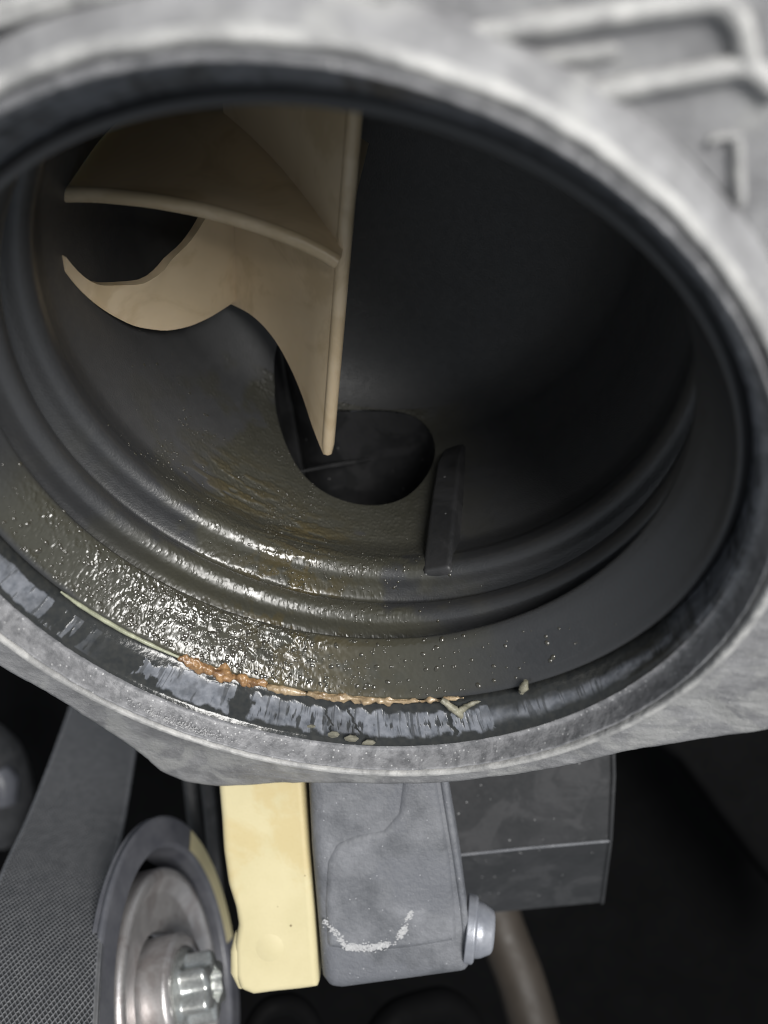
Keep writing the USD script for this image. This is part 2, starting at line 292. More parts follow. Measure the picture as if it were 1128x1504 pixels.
wear = np.maximum(wear, tw_ * (.55 + .4 * sstep(.40, .65, nz(.25, .8, 41))))
wear *= .62 + .38 * sstep(.30, .55, nz(.6, .6, 43, 5)); wear *= 1 - .55 * sstep(.60, .66, nz(2.5, .25, 47, 4))
v, f = ring_mesh(d, r + (nz(.5, .6, 51) - .5) * .12 - wear * .03, TH2)
put('seal_seat', (v, f), m_seal, housing, attrs={'wear': wear.ravel()})
# front plate: ears at lower left and right, running out of the picture on top
outline = [(-75, 8), (-60, 18), (-44.1, 32.7), (-37.3, 41.7), (-30.9, 52.0), (-27.5, 58.6), (-23.8, 61.6), (-18.9, 61.6), (-4.4, 57.7), (15, 52.4), (26.1, 47.6), (34.2, 41.6), (38.7, 37.6), (53.6, 28.9), (80, 14), (80, -80), (-75, -80)]
pl = Polygon(outline).buffer(-3).buffer(3)
ex = [np.array(pl.exterior.interpolate(t).coords[0]) for t in np.arange(0, pl.length, .8)]
ex = np.array(ex)
def plate_rows():
    t = np.roll(ex, -1, 0) - np.roll(ex, 1, 0); t /= np.linalg.norm(t, axis=1, keepdims=True); nn = np.stack([-t[:, 1], t[:, 0]], 1)
    if not pl.contains(Point(*(ex[0] + nn[0]))): nn = -nn
    rows = []
    ang = np.arctan2(ex[:, 1], ex[:, 0])
    rin = 45.6
    for k, fr in enumerate(np.linspace(0, 1, 34)):          # from the collar out to the edge
        inner = np.c_[np.cos(ang), np.sin(ang)] * rin
        outer = ex + nn * 1.2
        xy = inner * (1 - fr) + outer * fr
        low = np.linalg.norm(outer, axis=1) < rin + .3
        xy[low] = (outer * 0.985)[low] if fr < 1 else outer[low]
        rows.append((xy, np.full(len(ex), .9)))
    for a in (30, 60, 90):
        a = math.radians(a); rows.append((ex + nn * 1.2 * (1 - math.sin(a)), np.full(len(ex), .9 + 1.2 * (1 - math.cos(a)))))
    rows.append((ex, np.full(len(ex), 16.0))); rows.append((ex - nn * -1.0, np.full(len(ex), 28.0)))
    return rows
rows = plate_rows()
xy = np.vstack([a for a, b in rows]); dd = np.concatenate([b for a, b in rows])
Pp = np.c_[xy, dd]
dd = dd + (fbm(Pp * .12, 4, 61) - .5) * .9 + (fbm(Pp * np.array([.25, 1.6, .3]), 3, 63) - .5) * .25
put('front_plate', (world(duct(xy[:, 0], xy[:, 1], dd)), grid_faces(len(rows), len(ex), True)), m_cast, housing, smooth=True)
# cast ribs and steps on the plate (seen out of focus along the top)
def rib(path, w, h, d0=.9, name='rib', m=m_castlight, top=.35):
    top = min(top, w * .38); L = np.array(path, float); poly = shapely.LineString(L).buffer(w / 2, cap_style='round')
    n = max(40, int(poly.length / .5)); e = np.array([poly.exterior.interpolate(t, True).coords[0] for t in np.arange(n) / n])
    t = np.roll(e, -1, 0) - np.roll(e, 1, 0); t /= np.linalg.norm(t, axis=1, keepdims=True); nn = np.stack([-t[:, 1], t[:, 0]], 1)
    if not poly.contains(Point(*(e[0] + nn[0] * .1))): nn = -nn
    rs = [(e, d0 + .8), (e, d0 - h * .5), (e + nn * top * .4, d0 - h * .85), (e + nn * top, d0 - h)]
    tv, tf = trimesh.creation.triangulate_polygon(Polygon(rs[-1][0]).buffer(0), engine='earcut')
    v = np.vstack([duct(a[:, 0], a[:, 1], np.full(len(a), b)) for a, b in rs] + [duct(tv[:, 0], tv[:, 1], np.full(len(tv), d0 - h))])
    f = np.vstack([grid_faces(4, n, True), tf + 4 * n])
    m_ = trimesh.Trimesh(world(v), f, process=False)
    put(name, m_, m, housing, smooth=50)
def pr(*pts, d=.2):
    out = []
    for x, y in pts:
        q = onplane(x, y, d) - (C0 - AXN * d); out.append((q @ E1, q @ E2))
    return out
rib(pr((600, 78), (690, 58), (900, 26), (1062, 4), (1090, 40), (1100, 90)), 1.3, .8, top=.6)
rib(pr((868, 146), (960, 126), (1100, 100), (1140, 135)), 1.3, .8, top=.6)
rib(pr((-60, 120), (60, 66), (200, 30), (380, 8), (560, -6)), 1.2, .9)
rib(pr((-60, 40), (120, -10), (300, -40)), 1.5, .9)
rib(pr((1084, 216), (1088, 300)), .8, .7)
rib(pr((1046, 212), (1060, 206), (1086, 206)), .5, .5)
rib(pr((700, 108), (800, 92), (900, 80)), .9, .5)
# ------------------------------------------------------------------ the black rubber intake duct inside the mouth
liner = thing('rubber_intake_duct', 'black ribbed rubber duct lining the mouth, wet with oil along its lower left', 'air duct', base)
TH3 = np.concatenate([np.linspace(40, 200, 1400, endpoint=False), np.linspace(200, 400, 500, endpoint=False)]) * np.pi / 180
K = (0, -2.2, 1.0, .2)
C1O = (1.15, -1.3, 1.19, 0.24)
rows = [(9.0, 40.6) + C1O, (6.0, 39.25) + C1O, (4.75, 38.85) + C1O, (4.3, 38.45) + C1R, (4.4, 38.1) + C1R, (5.4, 37.75, .7, -1.4, 1.0, .2), (7.3, 37.0, .5, -2.6, .6, .1), (9.4, 36.2, .1, -4.0, .2, 0),
        (10.4, 36.0, 0, -4.25), (11.0, 36.5, 0, -4.3), (11.5, 38.4, .2, -4.3), (12.4, 39.5, .5, -4.3), (13.4, 38.9, .8, -4.4), (14.1, 37.0, 1.0, -4.5), (15.5, 36.3, 1.2, -4.6), (17.0, 36.8, 1.3, -4.8), (17.8, 38.6, 1.4, -5.0),
        (19.2, 39.5, 1.5, -5.3), (20.4, 38.4, 1.6, -5.6), (21.2, 36.7, 1.7, -5.75), (22.7, 35.95, 1.75, -5.8), (24.1, 36.2, 1.7, -5.8), (26, 36.9, 1.6, -5.5), (30, 37.8, 1.2, -4.8), (45, 37.8, .5, -4.2), (55, 36.6, 0, -3.5), (61, 32.5, 0, -2.5), (65.5, 24, 0, -1), (68, 12, 0, 0), (68.6, 4, 0, 0), (68.7, .03, 0, 0)]
d, r, q = loft(rows, TH3, 7)
deg3 = np.degrees(TH3)[None] % 360
P3 = np.stack([r * np.cos(TH3), r * np.sin(TH3), d], -1)
lowleft = np.exp(-((deg3 - 118) / 34.0) ** 2); low = np.exp(-((deg3 - 92) / 30.0) ** 2)
blot = fbm(P3 * .16, 4, 71); fine = fbm(P3 * .55, 4, 72)
cone = sstep(4.2, 5.0, d) * (1 - sstep(9.9, 10.9, d))
oil = np.clip(cone * np.maximum(sstep(45, 75, deg3) * (1 - sstep(165, 182, deg3)), 0) + sstep(.44, .62, blot + .25 * low + .2 * lowleft - .12) * (lowleft + low) * (d < 60), 0, 1)
film = np.clip(cone * np.exp(-((deg3 - 98) / 16.0) ** 2) * sstep(.40, .62, fine + .08) * .6 + sstep(.50, .60, fine) * np.exp(-((deg3 - 104) / 12.0) ** 2) * (np.exp(-((d - 19.8) / 2.0) ** 2) + .9 * np.exp(-((d - 12.6) / 1.3) ** 2) + .8 * np.exp(-((d - 29) / 3.0) ** 2)), 0, 1)
deep_light = sstep(25, 33, d) * (.75 + .5 * (fine - .5))  # lightens the rubber colour deep inside, painting in light on the far wall
blob2 = sstep(.40, .62, fbm(P3 * np.array([.3, .3, .5]), 4, 88))
rough = np.where(d > 25, .50, .37) * (1 - cone * oil) + (.26 - .10 * blob2) * cone * oil - .10 * oil * (1 - cone) * sstep(.5, .62, fine)
# beaded, wrinkled oil skin as real relief
cell = fbm(P3 * np.array([1.5, 1.5, 1.5]), 3, 81); bead = fbm(P3 * 2.6, 2, 82)
mound = sstep(.50, .66, bead)
heavy = cone * sstep(84, 104, deg3) * (1 - sstep(158, 178, deg3))
wrinkle = cone * np.exp(-((deg3 - 112) / 13.0) ** 2) * sstep(6, 7, d)
smear = (np.exp(-((deg3 - 104) / 10.0) ** 2) * np.exp(-((d - 27.5) / 5.5) ** 2) + .9 * np.exp(-((deg3 - 108) / 10.0) ** 2) * np.exp(-((d - 19.5) / 2.5) ** 2) + .8 * np.exp(-((deg3 - 125) / 12.0) ** 2) * np.exp(-((d - 33) / 6.0) ** 2)) * sstep(.45, .57, fbm(P3 * np.array([.28, .28, .9]), 4, 85))
smear = np.clip(smear, 0, 1)
lightb = np.clip(oil, 0, 1) * (1 - cone) * sstep(60, 80, deg3) * (1 - sstep(150, 175, deg3))
blob = sstep(.42, .60, fbm(P3 * .28, 3, 87)); r = r - heavy * ((.05 + .10 * blob) * mound + .14 * (cell - .5)) - wrinkle * (.55 * sstep(.38, .68, fbm(P3 * np.array([.8, .8, 1.5]), 3, 83))) - lightb * .07 * sstep(.55, .68, bead) - cone * low * .10 * (fine - .5) - smear * (.22 + .2 * (cell - .5))
wet2 = np.exp(-((deg3 - 40) / 8.5) ** 2) * sstep(5.0, 5.6, d) * (1 - sstep(7.6, 8.6, d)); wet2 = sstep(.30, .42, wet2 * fbm(P3 * np.array([.5, .5, .8]), 4, 86) * 1.25)
r = r - wet2 * (.06 + .12 * (cell - .5)); rough = rough * (1 - wet2) + .12 * wet2
rough = rough * (1 - smear) + .14 * smear; film = np.maximum(film, smear * .8); film = np.maximum(film, np.exp(-((deg3 - 100) / 20.0) ** 2) * (1 - sstep(4.6, 6.4, d)) * (.4 + .6 * sstep(.4, .6, fine))); oil = np.maximum(oil, smear)
v, f = ring_mesh(d, r, TH3)
# the lower outlet: cut out of the floor
hole_px = [(403, 560), (404, 590), (412, 630), (424, 662), (448, 700), (475, 722), (510, 737), (552, 742), (592, 732), (622, 705), (638, 672), (634, 638), (612, 614), (580, 604), (540, 602), (500, 602), (462, 590), (440, 562), (424, 528), (411, 500), (404, 520)]
from scipy.interpolate import CubicSpline
hq = np.array(hole_px + hole_px[:1], float); hs_ = np.r_[0, np.cumsum(np.hypot(*np.diff(hq, axis=0).T))]
hole_px = CubicSpline(hs_, hq, bc_type='periodic')(np.linspace(0, hs_[-1], 240, endpoint=False))
hp = Polygon(hole_px).buffer(4).buffer(-4)
cm = duct(r * np.cos(TH3), r * np.sin(TH3), d).reshape(-1, 3)
hx = [np.array(hp.exterior.interpolate(t, True).coords[0]) for t in np.arange(160) / 160]
near = np.array([onplane(x, y, 33) for x, y in hx]); far = np.array([onplane(x, y, 82) for x, y in hx])
inside = shapely.contains_xy(hp, cm[:, 0] / cm[:, 2] * FPX + PW / 2, cm[:, 1] / cm[:, 2] * FPX + PH / 2) & (d.ravel() > 34) & (d.ravel() < 66) & (r.ravel() > 0)
side = (r * np.sin(TH3)).ravel() > -6
inside &= side
# pull the vertices next to the rim of the cut onto its outline so the edge is clean
keep = ~inside[f].all(1)
ed = f[keep]
uv = np.c_[cm[:, 0] / cm[:, 2] * FPX + PW / 2, cm[:, 1] / cm[:, 2] * FPX + PH / 2]
rim_v = np.unique(ed[inside[ed].any(1)]); rim_v = rim_v[inside[rim_v]]
ring = hp.exterior
for k in rim_v:
    t = ring.interpolate(ring.project(Point(*uv[k]))); c = cm[k]
    cm[k] = np.array([(t.x - PW / 2) / FPX * c[2], (t.y - PH / 2) / FPX * c[2], c[2]])
used_v = np.unique(ed); remap = -np.ones(len(cm), int); remap[used_v] = np.arange(len(used_v))
duct_v, duct_f = world(cm[used_v]), remap[ed]
put('duct_wall', (duct_v, duct_f), m_rubber, liner, attrs={'oil': oil.ravel()[used_v], 'film': film.ravel()[used_v], 'rough': rough.ravel()[used_v], 'deep_light': deep_light.ravel()[used_v]})
# straight moulded rib running inward from the inner ridge, lower right
ta = math.radians(66.5); er, et = np.array([math.cos(ta), math.sin(ta)]), np.array([-math.sin(ta), math.cos(ta)])
prof = fillet([(-2.3, 38.5), (-2.15, 31.0), (2.15, 31.0), (2.3, 38.5)], .7, 5)
rr_ = []
for dd_, k_, up_ in [(21.1, .80, 1.2), (21.4, .93, .35), (21.9, 1, 0), (30, 1, .15), (38, 1, .5), (46, .95, 1.0), (52, .9, 3.0)]:
    q_ = np.outer(np.maximum(prof[:, 1], 31.0) + up_, er) + np.outer(prof[:, 0] * k_, et); rr_.append(duct(q_[:, 0], q_[:, 1], np.full(len(q_), dd_)))
cap0 = rr_[0].mean(0)[None]; nP = len(prof)
rv_ = np.vstack(rr_ + [cap0]); rf_ = np.vstack([grid_faces(len(rr_), nP), np.c_[np.arange(nP - 1) + 1, np.arange(nP - 1), np.full(nP - 1, len(rr_) * nP)]])
put('moulded_rib', (world(rv_), rf_), m_black, liner, smooth=50)
# the outlet's own wall, dropping away below, with one step line on its far side
cen = onplane(520, 600, 52)
dn = np.array([.05, .75, .66])
rows = []
rimpts = np.array([onplane(x, y, 46 if y > 560 else 58) for x, y in hx])
wallpts = []
D_all = cm[np.unique(ed)]
from scipy.spatial import cKDTree
tree = cKDTree(cm[rim_v]) if len(rim_v) else None
tuv = cKDTree(uv[rim_v])
zz = cm[rim_v][:, 2][tuv.query(hx, k=6)[1]].mean(1); zz = np.array([zz[(np.arange(-6, 7) + i) % len(zz)].mean() for i in range(len(zz))])
rimp = np.array([at(x, y, z) for (x, y), z in zip(hx, zz)])
c_r = rimp.mean(0)
for k, (sc, dep) in enumerate([(1.04, .5), (1.02, 2), (1.02, 6), (1.0, 12), (.985, 12.6), (.97, 24), (.9, 40), (.5, 46), (.02, 47)]):
    rows.append(c_r + (rimp - c_r) * sc + dn * dep)
put('outlet_wall', (world(np.vstack(rows)), grid_faces(len(rows), len(hx), True)), m_black, liner, smooth=40)
cr = np.array([at(x, y, z) for x, y, z in [(436, 694, 140), (480, 685, 143), (530, 677, 147), (580, 668, 151), (612, 664, 154)]])
put('outlet_ridge', W(tube_mm(cr, [.25, .4, .4, .35, .2], 8)), m_black, liner)
cr = np.array([at(x, y, z) for x, y, z in [(492, 616, 146), (520, 605, 148), (550, 599, 150), (600, 601, 153)]])
put('outlet_ridge', W(tube_mm(cr, [.2, .35, .3, .15], 8)), m_black, liner)

# ------------------------------------------------------------------ the cream plastic flow straightener
vane = thing('flow_straightener', 'cream plastic crossed vanes standing deep inside the black duct', 'flow straightener', world(onplane(470, 400, 42)))
def sheet(Pm, thick, name, taper=None):
    """Pm: grid (n, m, 3) in mm of one face; gives it thickness with rounded front edges (first row / first column kept plump)."""
    n, m = Pm.shape[:2]
    du, dv = np.gradient(Pm, axis=0), np.gradient(Pm, axis=1); N = np.cross(du, dv); N /= np.linalg.norm(N, axis=2, keepdims=True) + 1e-9
    t = np.full((n, m), thick / 2.0) if taper is None else taper * thick / 2
    A, B = Pm + N * t[..., None], Pm - N * t[..., None]
    v = np.vstack([A.reshape(-1, 3), B.reshape(-1, 3)]); f = grid_faces(n, m); f2 = f[:, ::-1] + n * m
    b = np.r_[np.arange(m), np.arange(1, n) * m + m - 1, (n - 1) * m + np.arange(m - 2, -1, -1), np.arange(n - 2, 0, -1) * m]
    nb = np.roll(b, -1)
    f3 = np.vstack([np.c_[b, b + n * m, nb + n * m], np.c_[b, nb + n * m, nb]])
    ms = trimesh.Trimesh(v, np.vstack([f, f2, f3]), process=False); trimesh.repair.fix_normals(ms)
    put(name, W(ms), m_cream, vane, smooth=35)
def interp(pts, t):
    p = np.asarray(pts, float); s = np.r_[0, np.cumsum(np.linalg.norm(np.diff(p, axis=0), axis=1))]; s /= s[-1]
    return PchipInterpolator(s, p)(t)
DV = 40.0
# vertical vane: straight leading edge; trailing side sweeps back and left
tt = np.linspace(0, 1, 40); ss = np.linspace(0, 1, 40)
lowc = interp([(481, 664), (466, 625), (452, 582), (432, 535), (405, 490), (372, 458), (338, 442)], tt)
topc = interp([(527, 90), (470, 90), (400, 90), (335, 90)], tt)
dep = DV + 18 * tt ** 1.15
G = np.zeros((40, 40, 3))
for j in range(40):
    a, b = onplane(*topc[j], dep[j]), onplane(*lowc[j], dep[j])
    for i in range(40): G[i, j] = a * (1 - ss[i]) + b * ss[i]
sheet(G, 1.7, 'vertical_vane')
e = np.array([G[0, 0] * (1 - s) + G[-1, 0] * s for s in np.linspace(0, 1, 30)])
put('leading_edge', W(tube_mm(e + np.array([.0, 0, -.2]), np.r_[np.full(29, .98), .75], 16)), m_cream, vane, smooth=40)
# horizontal vane: arched leading edge from the left wall to the vertical vane
ed_ = interp([(60, 286), (120, 285), (200, 291), (280, 304), (350, 322), (420, 346), (470, 369), (496, 385)], np.linspace(0, 1, 40))
G = np.zeros((24, 40, 3))
front = np.array([onplane(x, y, 37.5) for x, y in ed_])
for i, s in enumerate(np.linspace(0, 1, 24)):
    G[i] = front + (-AXN * 26 + E2 * -4.0) * s
sheet(G, 1.8, 'horizontal_vane')
put('leading_edge', W(tube_mm(front, .95, 16)), m_cream, vane, smooth=40)
# curved shroud joining the vane to the left wall
loc = interp([(342, 438), (322, 452), (300, 465), (270, 477), (240, 482), (205, 478), (165, 462), (122, 433), (90, 396)], np.linspace(0, 1, 30))
upc = interp([(342, 250), (318, 275), (295, 322), (272, 356), (246, 381), (232, 398), (200, 415), (150, 417), (90, 374)], np.linspace(0, 1, 30))
dp = 57 - 22.5 * np.linspace(0, 1, 30) ** .85
G = np.zeros((16, 30, 3))
for j in range(30):
    a, b = onplane(*upc[j], dp[j] + 3.5 * np.sin(np.pi * j / 29)), onplane(*loc[j], dp[j])
    for i, s in enumerate(np.linspace(0, 1, 16)): G[i, j] = a * (1 - s) + b * s
sheet(G, 1.5, 'shroud')

# ------------------------------------------------------------------ oil drops, sludge and flakes on the duct's lower edge
tm = trimesh.Trimesh(duct_v, duct_f, process=False)
vn = tm.vertex_normals
d_u, deg_u, r_u = d.ravel()[used_v], np.broadcast_to(deg3, d.shape).ravel()[used_v], r.ravel()[used_v]
cent = world(duct(0, 0, d_u))
flip = np.sum(vn * (cent - duct_v), 1) < 0; vn = np.where(flip[:, None], -vn, vn)
dens = (1.0 * (d_u > 4.5) * (d_u < 10.6) * np.exp(-((deg_u - 118) / 34.0) ** 2)
        + .9 * np.exp(-((d_u - 22.8) / 2.0) ** 2) * np.exp(-((deg_u - 98) / 20.0) ** 2) + .7 * np.exp(-((d_u - 19.3) / 1.6) ** 2) * np.exp(-((deg_u - 108) / 11.0) ** 2)
        + .45 * np.exp(-((d_u - 15.5) / 1.2) ** 2) * np.exp(-((deg_u - 90) / 14.0) ** 2) + 1.0 * (d_u > 24) * (d_u < 50) * np.exp(-((deg_u - 125) / 22.0) ** 2) * sstep(.52, .62, fbm(np.c_[r_u * np.cos(np.radians(deg_u)), r_u * np.sin(np.radians(deg_u)), d_u] * .25, 3, 91))
        + .22 * (d_u > 5.5) * (d_u < 10.4) * np.exp(-((deg_u - 40) / 7.0) ** 2) * sstep(.5, .6, fbm(np.c_[deg_u * .5, deg_u * 0, d_u * .5], 3, 93)) + .05 * (d_u > 4.6) * (d_u < 10) * np.exp(-((deg_u - 70) / 20.0) ** 2))
# weight by surface area of each vertex
va = np.zeros(len(duct_v)); np.add.at(va, duct_f.ravel(), np.repeat(tm.area_faces, 3)); wgt = dens * va; wgt /= wgt.sum()
pick = rng.choice(len(duct_v), 3400, p=wgt)
dome_m = trimesh.creation.icosphere(1, 1.0); keepf = dome_m.vertices[dome_m.faces][:, :, 2].max(1) > -.2
bv, bf = dome_m.vertices * [1, 1, .6], dome_m.faces[keepf]
V_, F_ = [], []
for k in pick:
    s = (.07 + .2 * rng.random() ** 3.2) / 1000 * (1.2 if d_u[k] < 12 else .8)
    n_ = vn[k]; a = np.cross(n_, [.3, .8, .52]); a /= np.linalg.norm(a); b = np.cross(n_, a)
    st = 1 + .5 * rng.random(); ang = rng.random() * 6.28; a, b = a * math.cos(ang) + b * math.sin(ang), b * math.cos(ang) - a * math.sin(ang)
    V_.append(duct_v[k] + (bv[:, :1] * a * st + bv[:, 1:2] * b + bv[:, 2:] * n_) * s); F_.append(bf + len(V_[0]) * (len(V_) - 1))
put('oil_droplets', (np.vstack(V_), np.vstack(F_)), m_oil, None, smooth=True, label='small glistening oil drops scattered over the lower left of the black duct', cat='oil drops', kind='stuff')

def lump(path_td, rad, amp, sc, seed, sides=26, flat=.75):
    """a lumpy bead laid along the duct's front edge: (angle, radius, depth) stations."""
    p = interp([duct(rr * math.cos(math.radians(t)), rr * math.sin(math.radians(t)), dd_) for t, rr, dd_ in path_td], np.linspace(0, 1, 70))
    R = np.interp(np.linspace(0, 1, 70), np.linspace(0, 1, len(rad)), rad)
    m = tube_mm(p, R, sides); nrm = m.vertex_normals
    k = fbm(m.vertices * sc, 3, seed) - .5
    m.vertices = m.vertices + nrm * (k * amp)[:, None]
    return W(m)
def edge_at(t):
    th = math.radians(t); return (38.45 + .79 * math.cos(th) - .87 * math.sin(th) + 1.19 * math.cos(2 * th) + .24 * math.sin(2 * th))
def along(t0, t1, n=6, dr=0.3, dd_=4.15): return [(t, edge_at(t) + dr, dd_) for t in np.linspace(t0, t1, n)]
put('orange_sludge', lump(along(123, 104, dr=.2), [.2, .65, .9, .55, 1.15, .5, .9, .6, .3], 1.5, 1.5, 101), m_orange, None, smooth=True, label='orange brown lumpy sludge bead on the lower left edge of the black duct', cat='sludge')
put('tan_sludge', lump(along(104, 95.5, dr=.45), [.3, .55, .6, .5, .45, .35, .2], .6, .9, 102), m_tan, None, smooth=True, label='smooth pale tan sludge strip just right of the orange sludge bead', cat='sludge')
put('tan_sludge', lump(along(95.2, 62, n=11, dr=.12), [.3, .65, .35, .7, .4, .6, .3, .5, .25, .4, .15, .3, .12, .2, .08], 1.2, 1.5, 103), m_tan, None, smooth=True, label='thin crumbly brown sludge line along the bottom edge of the black duct', cat='sludge')
put('stained_edge', lump(along(150, 122, dr=.15), [.12, .26, .3, .3, .26, .2], .22, .8, 104), m_edge, None, smooth=True, label='thin yellowish green dried oil strip on the duct edge left of the orange sludge', cat='oil residue')
def debris(name, pts, rad, label, m=m_flake, seed=0):
    p = [onplane(x, y, dd_) for x, y, dd_ in pts]
    ms = tube_mm(interp(p, np.linspace(0, 1, 14)), np.interp(np.linspace(0, 1, 14), np.linspace(0, 1, len(rad)), rad), 9)
    ms.vertices += ms.vertex_normals * ((fbm(ms.vertices * 2.2, 2, seed) - .5) * .5)[:, None]
    return W(ms)
tw = thing('debris_sliver', 'grey green forked sliver of debris hanging on the bottom edge of the duct', 'debris', world(onplane(670, 1040, 3.4)))
put('stem', debris('', [(648, 1028, 3.6), (662, 1038, 3.2), (676, 1050, 2.8), (682, 1062, 2.4)], [.35, .5, .45, .2], '', seed=5), m_flake, tw)
put('branch', debris('', [(672, 1046, 3.0), (688, 1036, 3.6), (716, 1028, 4.2)], [.4, .35, .15], '', seed=6), m_flake, tw)
put('debris_lump', debris('', [(766, 1016, 3.6), (770, 1007, 3.8), (772, 1000, 4.0)], [.4, .6, .25], '', seed=7), m_flake, None, smooth=40, label='small wet lump of debris on the duct edge right of the forked sliver', cat='debris')
for k, (x, y, s_, lab) in enumerate([(490, 1078, .8, 'thin pale flake leftmost below the long bare patch of the seat'), (516, 1084, .9, 'largest pale flake below the long bare patch of the seat'), (541, 1090, .8, 'pale flake to the right of the largest flake on the lower lip'),
                                      (458, 1066, .5, 'small pale flake up on the lower lip, left of the larger flakes'), (396, 1078, .7, 'pale flake lying by itself under the gap between the two bare patches')]):
    a = [onplane(x + s_ * 10 * math.cos(q_) * (1 + .4 * rng.random()), y + s_ * 4.2 * math.sin(q_) * (1 + .5 * rng.random()), .7) for q_ in np.arange(7) * 2 * np.pi / 7]
    a = np.array(a); n3 = AXN * .12 - E2 * .1
    v = np.vstack([a + n3 * 2.2, a + n3 * .3, a.mean(0)[None] + n3 * 3.0]); kk = np.arange(7)
    f = np.vstack([np.c_[kk, (kk + 1) % 7, np.full(7, 14)], np.c_[kk, kk + 7, (kk + 1) % 7 + 7], np.c_[kk, (kk + 1) % 7 + 7, (kk + 1) % 7]])
    mm = trimesh.Trimesh(world(v), f, process=False); trimesh.repair.fix_normals(mm)
    put('dry_flake', mm, m_flake, None, smooth=False, label=lab, cat='flake', group='pale flakes on the lower lip')

V_, F_ = [], []
ic = trimesh.creation.icosphere(0, 1.0)
for k in range(420):
    t = math.radians(rng.normal(117, 5.5)); rr = 42.1 + rng.normal() * .28; s_ = .04 + .09 * rng.random() ** 2
    c_ = duct(rr * math.cos(t), rr * math.sin(t), -2.25 + rng.random() * .5 + max(0, (42.1 - rr)) * 1.5)
    V_.append(c_ + ic.vertices * s_ * [1.3, .8, .8]); F_.append(ic.faces + len(ic.vertices) * k)
put('dried_crust', (world(np.vstack(V_)), np.vstack(F_)), m_scuff, None, smooth=False, label='white sparkling dried crust on the lower left of the grey lip, under the bare patch', cat='crust', kind='stuff')

# ------------------------------------------------------------------ below the housing: tab, clip, bracket, belt, pulley
tab = thing('yellow_tab', 'pale yellow plastic tab hanging below the housing, left of the grey clip', 'plastic tab', world(at(400, 1300, 125)))
put('tab_body', shape([(318, 1130), (446, 1122), (449, 1160), (455, 1250), (462, 1340), (469, 1452), (440, 1456), (400, 1460), (372, 1464), (352, 1456), (345, 1435), (344, 1390), (349, 1360), (345, 1335), (334, 1300), (327, 1250), (324, 1200)], 125, 9, 1.1, 5), m_tab, tab)
put('tab_bulge', W(tube_mm([at(352, 1368, 126.8), at(349, 1395, 126.4), at(349, 1425, 126.4), at(355, 1448, 126.8)], [.7, 1.15, 1.15, .6], 16)), m_tab, tab)
bv_ = trimesh.creation.icosphere(5, 14.0); bv_.update_faces(bv_.triangles_center[:, 2] < -13.5); bv_.remove_unreferenced_vertices(); bv_.vertices = bv_.vertices + at(396, 1392, 125) + [0, 0, 13.82]; put('tab_dimple', W(bv_), m_tab, tab)

clip = thing('grey_clip', 'scuffed grey rubber clip with a screw in its right side, under the housing', 'clip', world(at(575, 1300, 122)))
z_c = 122
put('clip_body', shape([(452, 1118), (654, 1118), (662, 1160), (676, 1240), (688, 1330), (696, 1425), (690, 1444), (600, 1456), (500, 1469), (482, 1466), (471, 1450), (465, 1360), (457, 1250)], z_c, 22, 2.4, 6, tilt=(0.02, .10)), m_clip, clip)
put('raised_face', shape([(478, 1400), (474, 1330), (477, 1265), (492, 1235), (520, 1222), (562, 1214), (582, 1190), (590, 1120), (640, 1120), (652, 1190), (664, 1260), (672, 1330), (676, 1392), (600, 1404), (530, 1410)], z_c - .40, 3.0, 1.5, 6, tilt=(0.02, .10)), m_clip, clip)
put('highlight_bead', W(tube_mm([at(648, 1118, 120.7), at(657, 1180, 121.4), at(669, 1255, 122.4), at(680, 1330, 123.3), at(684, 1372, 123.9), at(685, 1392, 124.1)], .62, 14)), m_clip, clip)  # bead shaped in for the highlight along the right edge of the body
sc = []
for (x0, y0), (x1, y1), n in [((476, 1352), (492, 1368), 80), ((492, 1368), (508, 1390), 150), ((508, 1391), (545, 1392), 300), ((545, 1392), (580, 1385), 340), ((584, 1380), (596, 1362), 200), ((592, 1362), (604, 1340), 120)]:
    for k in range(n):
        t = rng.random()
        if fbm(np.array([[x0 * .05 + t * 3, y0 * .05, 1.0]]), 3, 111)[0] < .44: continue
        x, y = x0 + (x1 - x0) * t + rng.normal() * 2.3, y0 + (y1 - y0) * t + rng.normal() * 2.6
        zc = z_c - .43 + .10 * ((y - 1285) / FPX * z_c) + .02 * ((x - 575) / FPX * z_c)
        b = trimesh.creation.icosphere(0, 1.0); b.vertices = b.vertices * (np.array([.16, .11, .05]) * (.4 + rng.random())) + at(x, y, zc); sc.append(b)
put('scuff', W(trimesh.util.concatenate(sc)), m_scuff, clip, smooth=False, kind='stuff')
sx = at(693, 1364, 127)
put('washer', lathe(fillet([(0, -1), (5.1, -1), (5.1, .4), (4.6, .7), (0, .7)], .25), (1, .10, -.12), sx, 64), m_screw, clip)
put('screw_head', lathe(fillet([(4.2, .6), (4.1, 1.5), (3.2, 3.3), (2.5, 3.6), (0, 3.6)], .4), (1, .10, -.12), sx, 64), m_screw, clip)

